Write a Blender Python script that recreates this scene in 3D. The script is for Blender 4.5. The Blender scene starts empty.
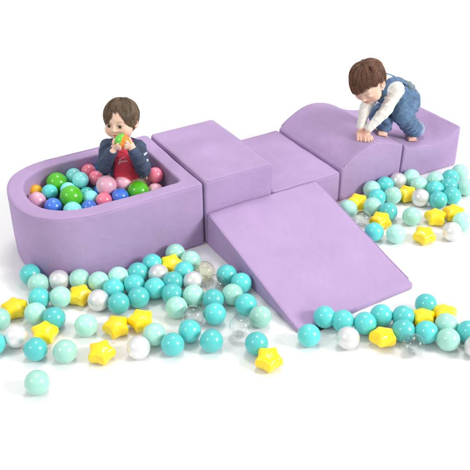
import bpy, bmesh, math, random
import numpy as np
from mathutils import Vector, Matrix

random.seed(7)
rng = np.random.default_rng(7)
SC = bpy.context.scene
COL = SC.collection

# ------------------------------------------------------------------ camera
CAM = np.array([-1.4298, -2.7381, 2.0421])
YAW, PIT, ROLL, F = 0.5270, 0.5723, -0.0042, 757.70
_cy, _sy, _cp, _sp = math.cos(YAW), math.sin(YAW), math.cos(PIT), math.sin(PIT)
FWD = np.array([_sy * _cp, _cy * _cp, -_sp])
_r = np.array([_cy, -_sy, 0.0]); _u = np.cross(_r, FWD)
RGT = _r * math.cos(ROLL) + _u * math.sin(ROLL)
UPV = -_r * math.sin(ROLL) + _u * math.cos(ROLL)
HOR = np.array([_sy, _cy, 0.0])            # horizontal viewing direction

def ray(px, py):
    return RGT * (px - 235) / F - UPV * (py - 235) / F + FWD
def on_z(px, py, z):
    d = ray(px, py); return CAM + d * (z - CAM[2]) / d[2]
def on_v(px, py, v):
    d = ray(px, py); return CAM + d * (v - CAM[1]) / d[1]
P0 = np.array([-0.22, 0.33, 0.0])
def on_d(px, py, dep):                      # vertical plane facing the viewer, dep metres in front of P0
    d = ray(px, py); return CAM + d * ((((P0 - HOR * dep) - CAM) @ HOR) / (d @ HOR))

cam = bpy.data.cameras.new('camera'); co = bpy.data.objects.new('camera', cam); COL.objects.link(co)
m = Matrix.Identity(4)
for i in range(3):
    m[i][0], m[i][1], m[i][2], m[i][3] = RGT[i], UPV[i], -FWD[i], CAM[i]
co.matrix_world = m
cam.sensor_width = 36; cam.lens = F / 470 * 36; cam.clip_end = 200
SC.camera = co

# ------------------------------------------------------------------ materials
def mat(name, col, rough=.5, noise=None, bump=None, **kw):
    """noise=(scale, amount, detail): soft mottling of the colour; bump=(scale, strength, distance)"""
    mt = bpy.data.materials.new(name); mt.use_nodes = True
    nt = mt.node_tree; b = nt.nodes['Principled BSDF']
    b.inputs['Base Color'].default_value = (*col, 1); b.inputs['Roughness'].default_value = rough
    for k, v in kw.items():
        b.inputs[k.replace('_', ' ')].default_value = v
    tc = nt.nodes.new('ShaderNodeTexCoord')
    if noise:
        n = nt.nodes.new('ShaderNodeTexNoise'); n.inputs['Scale'].default_value = noise[0]; n.inputs['Detail'].default_value = noise[2]
        nt.links.new(tc.outputs['Object'], n.inputs['Vector'])
        r = nt.nodes.new('ShaderNodeValToRGB')
        a = noise[1]
        r.color_ramp.elements[0].position = .3; r.color_ramp.elements[1].position = .7
        r.color_ramp.elements[0].color = (*[c * (1 - a) for c in col], 1)
        r.color_ramp.elements[1].color = (*[min(1, c * (1 + a)) for c in col], 1)
        nt.links.new(n.outputs['Fac'], r.inputs['Fac']); nt.links.new(r.outputs['Color'], b.inputs['Base Color'])
    if bump:
        n2 = nt.nodes.new('ShaderNodeTexNoise'); n2.inputs['Scale'].default_value = bump[0]; n2.inputs['Detail'].default_value = 4
        nt.links.new(tc.outputs['Object'], n2.inputs['Vector'])
        bp = nt.nodes.new('ShaderNodeBump'); bp.inputs['Strength'].default_value = bump[1]; bp.inputs['Distance'].default_value = bump[2]
        nt.links.new(n2.outputs['Fac'], bp.inputs['Height']); nt.links.new(bp.outputs['Normal'], b.inputs['Normal'])
    return mt

def vcol_mat(name, rough, bump=None, **kw):
    mt = mat(name, (.5, .5, .5), rough, None, bump, **kw)
    nt = mt.node_tree; a = nt.nodes.new('ShaderNodeVertexColor'); a.layer_name = 'Col'
    nt.links.new(a.outputs['Color'], nt.nodes['Principled BSDF'].inputs['Base Color'])
    return mt

FOAM = mat('lavender_velour', (.400, .283, .475), .85, (4.5, .075, 7), (420, .25, .0015), Sheen_Weight=.10, Sheen_Roughness=.45)
nt = FOAM.node_tree                         # brushed pile: broad soft dents under the fine nap
_n = nt.nodes.new('ShaderNodeTexNoise'); _n.inputs['Scale'].default_value = 17; _n.inputs['Detail'].default_value = 3; _n.inputs['Distortion'].default_value = .6
_b = nt.nodes.new('ShaderNodeBump'); _b.inputs['Strength'].default_value = .4; _b.inputs['Distance'].default_value = .010
_t = next(n for n in nt.nodes if n.type == 'TEX_COORD'); nt.links.new(_t.outputs['Object'], _n.inputs['Vector']); nt.links.new(_n.outputs['Fac'], _b.inputs['Height'])
_f = next(n for n in nt.nodes if n.type == 'BUMP' and n != _b); nt.links.new(_b.outputs['Normal'], _f.inputs['Normal'])
FOAM.node_tree.nodes['Principled BSDF'].inputs['Sheen Tint'].default_value = (.9, .82, 1, 1)
FOAM.node_tree.nodes['Principled BSDF'].inputs['Specular IOR Level'].default_value = .2
SEAM = mat('lavender_seam', (.37, .26, .44), .85)
BLACK = mat('black_webbing', (.015, .015, .017), .8, None, (900, .4, .001))
FLOOR = mat('white_studio_floor', (.81, .81, .81), .75)
BALLM = {
 'T': mat('teal_plastic', (.095, .56, .545), .22, (5, .05, 2), (60, .04, .001), Coat_Weight=.25),
 'M': mat('mint_plastic', (.39, .73, .62), .24, (5, .05, 2), (60, .04, .001), Subsurface_Weight=.15, Subsurface_Radius=(.02, .03, .03), Coat_Weight=.25),
 'W': mat('pearl_plastic', (.72, .72, .715), .3, (9, .06, 3), (50, .05, .001), Metallic=.35, Coat_Weight=.5, Coat_Roughness=.12),
 'C': mat('clear_plastic', (.97, .98, .98), .06, None, None, Transmission_Weight=1.0, IOR=1.3),
 'Y': mat('clear_yellow_plastic', (1.0, .985, .87), .06, None, None, Transmission_Weight=1.0, IOR=1.3),
 'S': mat('yellow_plastic', (.93, .67, .004), .3, (12, .06, 3), (45, .12, .002), Subsurface_Weight=.1, Subsurface_Radius=(.02, .015, .004), Coat_Weight=.3),
 'G': mat('green_plastic', (.085, .50, .015), .22, (5, .05, 2), (60, .04, .001), Coat_Weight=.3),
 'B': mat('blue_plastic', (.06, .19, .70), .22, (5, .05, 2), (60, .04, .001), Coat_Weight=.3),
 'A': mat('azure_plastic', (.02, .33, .70), .22, (5, .05, 2), None, Coat_Weight=.3),
 'K': mat('coral_pink_plastic', (.86, .20, .30), .22, (5, .05, 2), (60, .04, .001), Coat_Weight=.3),
 'P': mat('pale_pink_plastic', (.86, .46, .58), .24, (5, .05, 2), (60, .04, .001), Coat_Weight=.3),
 'D': mat('dusty_pink_plastic', (.66, .34, .46), .26, (5, .05, 2), (60, .04, .001), Coat_Weight=.3),
 'L': mat('light_aqua_plastic', (.22, .68, .67), .22, (5, .05, 2), (60, .04, .001), Coat_Weight=.3),
 'O': mat('amber_plastic', (.80, .40, .01), .24, (5, .05, 2), (60, .04, .001), Coat_Weight=.3),
}

for k_, m_ in BALLM.items():                 # no two mouldings have quite the same shade
    if k_ in 'CY': continue
    nt = m_.node_tree; b_ = nt.nodes['Principled BSDF']; src = b_.inputs['Base Color'].links[0].from_socket
    oi = nt.nodes.new('ShaderNodeObjectInfo'); mr = nt.nodes.new('ShaderNodeMapRange'); mr.inputs[3].default_value = .86; mr.inputs[4].default_value = 1.10
    hs = nt.nodes.new('ShaderNodeHueSaturation'); nt.links.new(oi.outputs['Random'], mr.inputs[0]); nt.links.new(mr.outputs[0], hs.inputs['Value'])
    nt.links.new(src, hs.inputs['Color']); nt.links.new(hs.outputs[0], b_.inputs['Base Color'])
# ------------------------------------------------------------------ signed-distance modelling
def smin(a, b, k):
    if k <= 0: return np.minimum(a, b)
    h = np.maximum(k - np.abs(a - b), 0) / k
    return np.minimum(a, b) - h * h * k * .25
class Cap:                                   # tapered capsule
    def __init__(s, a, b, r1, r2=None):
        s.a, s.b = np.asarray(a, float), np.asarray(b, float); s.r1 = r1; s.r2 = r1 if r2 is None else r2
    def box(s):
        R = max(s.r1, s.r2); return np.minimum(s.a, s.b) - R, np.maximum(s.a, s.b) + R
    def __call__(s, P):
        ba = s.b - s.a; pa = P - s.a
        t = np.clip((pa @ ba) / max(ba @ ba, 1e-12), 0, 1)
        return np.linalg.norm(pa - t[..., None] * ba, axis=-1) - (s.r1 + (s.r2 - s.r1) * t)
class Ell:                                   # ellipsoid; rows of R are its axes
    def __init__(s, c, r, R=None):
        s.c, s.r = np.asarray(c, float), np.asarray(r, float) * np.ones(3); s.R = np.eye(3) if R is None else np.asarray(R)
    def box(s):
        e = np.sqrt(((s.R * s.r[:, None]) ** 2).sum(0)); return s.c - e, s.c + e
    def __call__(s, P):
        q = (P - s.c) @ s.R.T
        k0 = np.linalg.norm(q / s.r, axis=-1); k1 = np.linalg.norm(q / s.r ** 2, axis=-1)
        return k0 * (k0 - 1) / np.maximum(k1, 1e-9)
class Box:                                   # rounded box; rows of R are its axes
    def __init__(s, c, h, r, R=None):
        s.c, s.h, s.r = np.asarray(c, float), np.asarray(h, float), r; s.R = np.eye(3) if R is None else np.asarray(R)
    def box(s):
        e = (np.abs(s.R) * s.h[:, None]).sum(0); return s.c - e, s.c + e
    def __call__(s, P):
        q = np.abs((P - s.c) @ s.R.T) - s.h + s.r
        return np.linalg.norm(np.maximum(q, 0), axis=-1) + np.minimum(q.max(-1), 0) - s.r
class Cyl:                                   # short tube section with flat, softened ends
    def __init__(s, a, b, r1, r2, rd=.004): s.a, s.b = np.asarray(a, float), np.asarray(b, float); s.r1, s.r2, s.rd = r1, r2, rd
    def box(s): R = max(s.r1, s.r2); return np.minimum(s.a, s.b) - R, np.maximum(s.a, s.b) + R
    def __call__(s, P):
        ba = s.b - s.a; L = np.linalg.norm(ba); t = ((P - s.a) @ ba) / L
        rad = np.linalg.norm((P - s.a) - (t / L)[..., None] * ba, axis=-1) - (s.r1 + (s.r2 - s.r1) * np.clip(t / L, 0, 1)) + s.rd
        ax = np.abs(t - L / 2) - L / 2 + s.rd
        return np.sqrt(np.maximum(rad, 0) ** 2 + np.maximum(ax, 0) ** 2) + np.minimum(np.maximum(rad, ax), 0) - s.rd
class Fn:
    def __init__(s, f, lo, hi): s.f, s.lo, s.hi = f, np.asarray(lo, float), np.asarray(hi, float)
    def box(s): return s.lo, s.hi
    def __call__(s, P): return s.f(P)

class Field:
    def __init__(s): s.ops = []
    def add(s, p, k=.01): s.ops.append(('+', p, k)); return s
    def sub(s, p, k=.005): s.ops.append(('-', p, k)); return s
    def both(s, p, k=.003): s.ops.append(('&', p, k)); return s
    def chain(s, pts, rs, k=.008):
        for i in range(len(pts) - 1): s.add(Cap(pts[i], pts[i + 1], rs[i], rs[i + 1]), k if i == 0 else .004)
        return s
    def eval(s, P):
        D = np.full(P.shape[:-1], 1.0)
        for o, p, k in s.ops:
            d = p(P)
            D = smin(D, d, k) if o == '+' else (-smin(-D, d, k) if o == '-' else -smin(-D, -d, k))
        return D
    def mesh(s, h, disp=None, proj=1):
        los, his = zip(*[p.box() for o, p, k in s.ops if o == '+'])
        lo = np.min(los, 0) - 3 * h; hi = np.max(his, 0) + 3 * h
        n = np.ceil((hi - lo) / h).astype(int) + 1
        ax = [lo[i] + h * np.arange(n[i]) for i in range(3)]
        D = np.full(n, 1.0, np.float32)
        for o, p, k in s.ops:
            if o == '&': sl = [slice(0, n[i]) for i in range(3)]
            else:
                a, b = p.box(); mg = k + 4 * h
                sl = [slice(max(0, int((a[i] - mg - lo[i]) / h)), min(n[i], int((b[i] + mg - lo[i]) / h) + 2)) for i in range(3)]
            G = np.stack(np.meshgrid(*[ax[i][sl[i]] for i in range(3)], indexing='ij'), -1)
            if G.size == 0: continue
            d = p(G); S = tuple(sl)
            D[S] = smin(D[S], d, k) if o == '+' else (-smin(-D[S], d, k) if o == '-' else -smin(-D[S], -d, k))
        ins = D < 0
        # surface nets
        c = np.stack([ins[i:n[0] - 1 + i, j:n[1] - 1 + j, l:n[2] - 1 + l] for i in (0, 1) for j in (0, 1) for l in (0, 1)])
        cnt = c.sum(0); act = (cnt > 0) & (cnt < 8)
        idx = np.full(act.shape, -1, np.int64); cells = np.argwhere(act); idx[act] = np.arange(len(cells))
        acc = np.zeros((len(cells), 3)); w = np.zeros(len(cells))
        cor = [(i, j, l) for i in (0, 1) for j in (0, 1) for l in (0, 1)]
        val = {q: D[cells[:, 0] + q[0], cells[:, 1] + q[1], cells[:, 2] + q[2]] for q in cor}
        for q in cor:
            for a in range(3):
                if q[a] == 0:
                    q2 = tuple(1 if b == a else q[b] for b in range(3))
                    v0, v1 = val[q], val[q2]; x = (v0 < 0) != (v1 < 0)
                    t = np.where(x, v0 / np.where(x, v0 - v1, 1), 0)
                    p = np.array(q, float)[None, :].repeat(len(cells), 0); p[:, a] += t
                    acc[x] += p[x]; w[x] += 1
        V = lo + h * (cells + acc / w[:, None])
        Fc = []
        for a in range(3):
            b, c2 = (a + 1) % 3, (a + 2) % 3
            s0 = [slice(1, -1)] * 3; s0[a] = slice(0, n[a] - 1); s1 = list(s0); s1[a] = slice(1, n[a])
            A, B = ins[tuple(s0)], ins[tuple(s1)]
            e = np.argwhere(A != B); fl = A[A != B]
            g = e.copy(); g[:, b] += 1; g[:, c2] += 1
            def I(db, dc):
                k = g.copy(); k[:, b] += db; k[:, c2] += dc; return idx[k[:, 0], k[:, 1], k[:, 2]]
            quad = np.stack([I(-1, -1), I(0, -1), I(0, 0), I(-1, 0)], 1)
            quad[~fl] = quad[~fl][:, ::-1]; Fc.append(quad)
        Fc = np.concatenate(Fc)
        for _ in range(proj):
            e = h * .3; d = s.eval(V)
            g = np.stack([s.eval(V + e * np.eye(3)[i]) - s.eval(V - e * np.eye(3)[i]) for i in range(3)], 1) / (2 * e)
            g2 = np.maximum((g * g).sum(1), .2)
            V = V - np.clip(d / g2, -h, h)[:, None] * g
        if disp is not None: V = V + disp(V)
        return V, Fc

def kids(V, Fc, name, material, parent=None, colors=None, keep=None):
    me = bpy.data.meshes.new(name)
    if keep is not None: Fc = Fc[keep]
    me.vertices.add(len(V)); me.vertices.foreach_set('co', np.ascontiguousarray(V, np.float32).ravel())
    me.loops.add(Fc.size); me.loops.foreach_set('vertex_index', Fc.ravel().astype(np.int32))
    me.polygons.add(len(Fc)); me.polygons.foreach_set('loop_start', np.arange(0, Fc.size, Fc.shape[1], dtype=np.int32))
    me.update(calc_edges=True); me.validate()
    me.polygons.foreach_set('use_smooth', np.ones(len(me.polygons), bool))
    if colors is not None:
        at = me.color_attributes.new('Col', 'FLOAT_COLOR', 'POINT')
        at.data.foreach_set('color', np.concatenate([colors, np.ones((len(V), 1))], 1).astype(np.float32).ravel())
    me.materials.append(material)
    o = bpy.data.objects.new(name, me); COL.objects.link(o)
    if parent is not None:
        o.parent = parent; o.matrix_parent_inverse = Matrix.Translation(parent.location).inverted() if parent.type == 'EMPTY' else parent.matrix_world.inverted()
    return o
def empty(name, loc):
    o = bpy.data.objects.new(name, None); COL.objects.link(o); o.location = loc; o.empty_display_size = .1; return o
def tag(o, label=None, cat=None, group=None, kind=None):
    for k, v in (('label', label), ('category', cat), ('group', group), ('kind', kind)):
        if v: o[k] = v
    return o

class MB:                                    # tubes collected in one mesh
    def __init__(s): s.V, s.F, s.C = [], [], []
    def tube(s, pts, rs, sides=6, flat=None, col=None):
        pts = np.asarray(pts, float); n = len(pts); base = len(s.V)
        rs = np.ones(n) * rs
        T = np.gradient(pts, axis=0); T /= np.linalg.norm(T, axis=1)[:, None] + 1e-12
        for i in range(n):
            ref = flat[i] if flat is not None else (np.array([0, 0, 1.]) if abs(T[i][2]) < .9 else np.array([1., 0, 0]))
            a = np.cross(T[i], ref); a /= np.linalg.norm(a) + 1e-12; b = np.cross(a, T[i])
            k = .45 if flat is not None else 1
            for j in range(sides):
                th = 2 * math.pi * j / sides
                s.V.append(pts[i] + rs[i] * (a * math.cos(th) + b * k * math.sin(th)))
                s.C.append(col if col is not None else (.5, .5, .5))
        for i in range(n - 1):
            for j in range(sides):
                j2 = (j + 1) % sides
                s.F.append([base + i * sides + j, base + i * sides + j2, base + (i + 1) * sides + j2, base + (i + 1) * sides + j])
        for e, rev in ((0, True), (n - 1, False)):
            c = len(s.V); s.V.append(pts[e]); s.C.append(col if col is not None else (.5, .5, .5))
            for j in range(sides):
                j2 = (j + 1) % sides; a0, a1 = base + e * sides + j, base + e * sides + j2
                s.F.append([c, a1, a0, c] if rev else [c, a0, a1, c])
    def build(s, name, material, parent=None, colors=False):
        me = bpy.data.meshes.new(name)
        me.from_pydata([tuple(v) for v in s.V], [], [tuple(dict.fromkeys(f)) for f in s.F]); me.update()
        me.polygons.foreach_set('use_smooth', np.ones(len(me.polygons), bool))
        if colors:
            at = me.color_attributes.new('Col', 'FLOAT_COLOR', 'POINT')
            at.data.foreach_set('color', np.concatenate([np.array(s.C), np.ones((len(s.V), 1))], 1).astype(np.float32).ravel())
        me.materials.append(material)
        o = bpy.data.objects.new(name, me); COL.objects.link(o)
        if parent is not None:
            o.parent = parent; o.matrix_parent_inverse = Matrix.Translation(parent.location).inverted()
        return o

# ------------------------------------------------------------------ floor, light
me = bpy.data.meshes.new('floor')
me.from_pydata([(-40, -40, 0), (40, -40, 0), (40, 40, 0), (-40, 40, 0)], [], [(0, 1, 2, 3)]); me.materials.append(FLOOR)
fl = bpy.data.objects.new('floor', me); COL.objects.link(fl); tag(fl, 'seamless white studio floor', None, None, 'structure')

W = bpy.data.worlds.new('World'); SC.world = W; W.use_nodes = True
bg = W.node_tree.nodes['Background']; bg.inputs['Color'].default_value = (1, 1, 1, 1); bg.inputs['Strength'].default_value = .76
def area(name, loc, target, size, power, col=(1, 1, 1)):
    l = bpy.data.lights.new(name, 'AREA'); l.shape = 'RECTANGLE'; l.size, l.size_y = size; l.energy = power; l.color = col
    o = bpy.data.objects.new(name, l); COL.objects.link(o); o.location = loc
    o.rotation_euler = (Vector(target) - Vector(loc)).to_track_quat('-Z', 'Y').to_euler(); return o
area('softbox_key', (3.5, 3.5, 15), (.3, 0, 0), (4, 4), 800, (1, .99, .97))
area('softbox_fill', (7, -9, 6.5), (.5, 0, 0), (3.6, 3.6), 1340, (1, 1, 1))
area('softbox_side', (-11, -1, 10), (.1, -.1, 0), (3, 3), 430, (.98, .99, 1))
SC.view_settings.view_transform = 'Standard'; SC.view_settings.look = 'None'; SC.view_settings.exposure = 0; SC.view_settings.gamma = 1

# ------------------------------------------------------------------ foam blocks
def fillet(poly, rad):
    out = []; n = len(poly)
    for i in range(n):
        p, a, b = np.array(poly[i], float), np.array(poly[i - 1], float), np.array(poly[(i + 1) % n], float)
        r = rad[i] if hasattr(rad, '__len__') else rad
        if r <= 0: out.append(p); continue
        u, v = (a - p), (b - p); lu, lv = np.linalg.norm(u), np.linalg.norm(v); u /= lu; v /= lv
        ang = math.acos(np.clip(u @ v, -1, 1)); t = min(r / math.tan(ang / 2), .45 * lu, .45 * lv)
        p1, p2 = p + u * t, p + v * t
        for s in np.linspace(0, 1, 6): out.append((1 - s) ** 2 * p1 + 2 * s * (1 - s) * p + s * s * p2)
    return np.array(out)
def sd_poly(poly, X, Y):
    d = np.full(X.shape, 1e9); sg = np.ones(X.shape); n = len(poly)
    for i in range(n):
        a, b = poly[i], poly[i - 1]; e = b - a; wx, wy = X - a[0], Y - a[1]
        t = np.clip((wx * e[0] + wy * e[1]) / max(e @ e, 1e-14), 0, 1)
        d = np.minimum(d, (wx - e[0] * t) ** 2 + (wy - e[1] * t) ** 2)
        c1, c2, c3 = Y >= a[1], Y < b[1], e[0] * wy > e[1] * wx
        sg = np.where((c1 & c2 & c3) | (~c1 & ~c2 & ~c3), -sg, sg)
    return sg * np.sqrt(d)
def extr(poly, axes, c0, c1, r):
    """polygon in the plane of axes (two of 0,1,2), extruded along the third from c0 to c1, edges rounded by r"""
    ax3 = 3 - sum(axes); poly = np.asarray(poly)
    def f(P):
        sh = P.shape[:-1]
        if P.ndim == 4:                      # on a grid the 2-D field is computed once
            sl = [slice(None)] * 4; sl[ax3] = slice(0, 1); Q = P[tuple(sl)]
            d2 = np.broadcast_to(sd_poly(poly, Q[..., axes[0]], Q[..., axes[1]]), sh)
        else: d2 = sd_poly(poly, P[..., axes[0]], P[..., axes[1]])
        w0 = d2 + r; w1 = np.abs(P[..., ax3] - (c0 + c1) / 2) - (c1 - c0) / 2 + r
        return np.sqrt(np.maximum(w0, 0) ** 2 + np.maximum(w1, 0) ** 2) + np.minimum(np.maximum(w0, w1), 0) - r
    lo, hi = np.zeros(3), np.zeros(3)
    lo[list(axes)] = poly.min(0); hi[list(axes)] = poly.max(0); lo[ax3], hi[ax3] = c0, c1
    return Fn(f, lo, hi)
def sag(amp, ph, tops=True):                 # soft unevenness of stuffed foam
    def f(V):
        n = (np.sin(V[:, 0] * 9 + ph) * np.sin(V[:, 1] * 8 + 1.3 * ph) + .6 * np.sin(V[:, 0] * 17 + V[:, 1] * 13 + ph) * np.sin(V[:, 2] * 15 + ph) + .35 * np.sin(V[:, 0] * 41 + 2 * ph) * np.sin(V[:, 1] * 37 - V[:, 2] * 29))
        m2 = np.sin(V[:, 2] * 19 + ph) * np.sin(V[:, 0] * 11 + V[:, 1] * 9 + .7)
        out = np.stack([amp * m2 * .7, amp * np.sin(V[:, 0] * 10 + ph) * np.sin(V[:, 2] * 16 + ph), amp * n], 1)
        out[:, 2] *= np.clip(V[:, 2] / .03, 0, 1)
        return out
    return f

WID = .60; L1 = .3786; U2 = .8036; U3 = 1.2206; U4 = 1.6426; H1 = .347; H2 = .18; G = .003
def foam(name, loc, label, cat, field, ph, h=.007):
    root = empty(name, loc); tag(root, label, cat)
    root['unevenness'] = ph
    V, Fc = field.mesh(h, sag(.0022, ph), proj=2)
    kids(V, Fc, 'foam_cover', FOAM, root)
    return root
def seam(root, lines, r=.0027):
    for pts in lines:
        pts = np.array(pts, float); pts = pts + sag(.0022, root['unevenness'])(pts)
        mb = MB(); mb.tube(pts, r, 8); mb.build('piping', SEAM, root)

def rect(x0, x1, z0, z1, r): return fillet([(x0, z0), (x1, z0), (x1, z1), (x0, z1)], r)
f = Field().add(extr(rect(G, L1 - G, 0, H1, .016), (0, 2), 0, WID, .011), 0)
blk = foam('foam_cube', (L1 / 2, .3, 0), 'tall lavender foam cube between the ball pit and the low step', 'foam block', f, .4)
def edge(a, b, n=24): return [np.array(a) + (np.array(b) - np.array(a)) * t for t in np.linspace(0, 1, n)]
q_ = .0036
seam(blk, [edge((L1 - G - q_ - .001, q_, .01), (L1 - G - q_ - .001, q_, H1 - .012)), edge((G + .012, q_, H1 - q_), (L1 - G - .012, q_, H1 - q_)),
           edge((G + .0045, .012, H1 - .0045), (G + .0045, WID - .012, H1 - .0045)), edge((L1 - G - .0045, .012, H1 - .0045), (L1 - G - .0045, WID - .012, H1 - .0045)),
           edge((G + .012, WID - q_, H1 - q_), (L1 - G - .012, WID - q_, H1 - q_))])
f = Field().add(extr(rect(L1 + G, U2 - G, 0, H2, .014), (0, 2), 0, WID, .012), 0)
blk = foam('foam_step', ((L1 + U2) / 2, .3, 0), 'low flat lavender foam step between the tall cube and the hump', 'foam step', f, 1.9)
seam(blk, [edge((L1 + .012, q_, H2 - q_), (U2 - G - .012, q_, H2 - q_)), edge((U2 - G - q_ - .001, q_, .01), (U2 - G - q_ - .001, q_, H2 - .012)), edge((L1 + .012, WID - q_, H2 - q_), (U2 - G - .012, WID - q_, H2 - q_))])

def spline(pts, n):
    pts = np.array(pts, float); out = []
    for i in range(len(pts) - 1):
        p0 = pts[max(i - 1, 0)]; p1, p2 = pts[i], pts[i + 1]; p3 = pts[min(i + 2, len(pts) - 1)]
        for t in np.linspace(0, 1, n, endpoint=False):
            out.append(.5 * (2 * p1 + (p2 - p0) * t + (2 * p0 - 5 * p1 + 4 * p2 - p3) * t * t + (3 * p1 - p0 - 3 * p2 + p3) * t ** 3))
    out.append(pts[-1]); return np.array(out)
HUMP = [(U2 + G, .190), (.845, .226), (.90, .258), (.97, .286), (1.04, .296), (1.11, .284), (1.17, .262), (U3 - G, .236)]
WAVE = [(U3 + G, .230), (1.28, .203), (1.35, .183), (1.42, .175), (1.49, .183), (1.56, .203), (U4, .238)]
def topline(prof): s = spline(prof, 6); return s
def cover(prof, r):
    t = topline(prof); x0, x1 = prof[0][0], prof[-1][0]
    poly = [(x0, 0), (x1, 0)] + [tuple(q) for q in t[::-1]]
    rad = [.012, .012, r] + [0] * (len(t) - 2) + [r]
    return fillet(poly, rad)
f = Field().add(extr(cover(HUMP, .012), (0, 2), 0, WID, .012), 0)
blk = foam('foam_hump', (1.01, .3, 0), 'lavender foam hump block under the toddler\'s hands', 'foam block', f, 3.1)
seam(blk, [[(q[0], v_, q[1] - .0034) for q in topline(HUMP)[3:-3]] for v_ in (.0036, WID - .0036)] + [edge((U2 + G + .004, .012, .190 - .003), (U2 + G + .004, WID - .012, .190 - .003))])
f = Field().add(extr(cover(WAVE, .010), (0, 2), 0, WID, .010), 0)
blk = foam('foam_wave', (1.43, .3, 0), 'lavender foam block with a dipped top that the toddler stands on', 'foam block', f, 4.4)
seam(blk, [[(q[0], v_, q[1] - .003) for q in topline(WAVE)[3:-3]] for v_ in (.0033, WID - .0033)] + [edge((U4 - .0042, .012, .238 - .005), (U4 - .0042, WID - .012, .238 - .005))])
def top_z(x):
    t = np.concatenate([topline(HUMP), topline(WAVE)]); return float(np.interp(x, t[:, 0], t[:, 1]))

RL = .6353; RR = .792
poly = fillet([(-G, 0), (-G, H2 + .004), (-RR + .006, .022), (-RR, 0)], [.01, .015, .010, .004])
f = Field().add(extr(poly, (1, 2), 0.004, RL, .010), 0)
f.both(extr(fillet([(.004, -G + .002), (.004, -RR), (RL, -RR), (RL, -G + .002)], [.004, .03, .035, .004]), (0, 1), -.2, .5, .002), .006)
blk = foam('foam_ramp', (RL / 2, -.4, 0), 'lavender foam ramp sloping down from the cube and step to the floor', 'foam ramp', f, 5.2)
seam(blk, [[(x_, y, .022 + (H2 - .018) * (y + RR) / RR - .0024) for y in np.linspace(-RR + .045, -.02, 40)] for x_ in (.0072, RL - .0032)])
mb = MB()
bx = bmesh.new()
r_ = bmesh.ops.create_cube(bx, size=1); bmesh.ops.scale(bx, vec=(.15, .03, .012), verts=r_['verts']); bmesh.ops.translate(bx, vec=(.16, -RR - .008, .007), verts=r_['verts'])
bmesh.ops.bevel(bx, geom=bx.edges[:], offset=.003, segments=2, affect='EDGES')
me = bpy.data.meshes.new('hook_tape'); bx.to_mesh(me); me.materials.append(BLACK); o = bpy.data.objects.new('hook_tape', me); COL.objects.link(o)
o.parent = blk; o.matrix_parent_inverse = Matrix.Translation(blk.location).inverted(); tag(o, 'black fastening strip under the ramp\'s tip')

# ball pit: straight by the cube, rounded at the far end
HP = .337
def ushape(off, n=40, e=2.35):
    hv = .310 - off; au = .325 - off
    th = np.linspace(-math.pi / 2, -3 * math.pi / 2, n)
    arc = [(-.495 + au * np.sign(math.cos(t)) * abs(math.cos(t)) ** (2 / e), .312 + hv * np.sign(math.sin(t)) * abs(math.sin(t)) ** (2 / e)) for t in th]
    return arc
outer = fillet([(-G, .622), (-G, .002)] + ushape(0), [.02, .02] + [0] * 40)
inner = fillet([(-.083, .546), (-.083, .078)] + ushape(.076), [.03, .03] + [0] * 40)
f = Field().add(extr(outer, (0, 1), 0, HP, .014), 0)
ii = extr(inner, (0, 1), .03, .9, .004)
f.sub(Fn(lambda P: ii(P), ii.lo, ii.hi), .012)
pit = foam('ball_pit', (-.4, .31, 0), 'lavender foam ball pit with one rounded end, full of coloured balls', 'ball pit', f, 2.2)

for o_, q2 in ((ushape(.0042), [(-G - .0042, .012)]), ):
    rim = [(-G - .0042, .60), (-G - .0042, .026)]
    rim = [(-.02, .0062)] + o_ + [(-.02, .6178)]
    seam(pit, [[(q[0], q[1], HP - .0042) for q in rim]])
# ------------------------------------------------------------------ balls and stars
def ball_mesh(r, name, material, shell=False, seed=0):
    bm = bmesh.new()
    bmesh.ops.create_uvsphere(bm, u_segments=56, v_segments=28, radius=r)
    rg = random.Random(seed)
    for v in bm.verts:                       # moulding seam and slight out-of-round
        k = 1 + .009 * math.exp(-(v.co.z / r / .022) ** 2) + .004 * math.sin(v.co.x / r * 2.3 + seed) * math.sin(v.co.y / r * 2.1 + seed)
        v.co *= k
    if shell:
        g = bmesh.ops.duplicate(bm, geom=bm.verts[:] + bm.edges[:] + bm.faces[:])['geom']
        fs = [x for x in g if isinstance(x, bmesh.types.BMFace)]
        for v in {v for f in fs for v in f.verts}: v.co *= (r - .0016) / r
        bmesh.ops.reverse_faces(bm, faces=fs)
    for f_ in bm.faces: f_.smooth = True
    me = bpy.data.meshes.new(name); bm.to_mesh(me); me.materials.append(material); return me
_bm = {}
def ball(kind, pos, r, label, group, src=[None]):
    key = (kind, round(r, 4))
    if key not in _bm:
        o = bpy.data.objects.new('play_ball', ball_mesh(r, 'play_ball', BALLM[kind], kind in 'CY', len(_bm))); _bm[key] = o
    else: o = _bm[key].copy()
    COL.objects.link(o); o.location = pos
    o.rotation_euler = (random.uniform(0, 6.3), random.uniform(0, 6.3), random.uniform(0, 6.3))
    return tag(o, label, 'ball', group)

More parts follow.
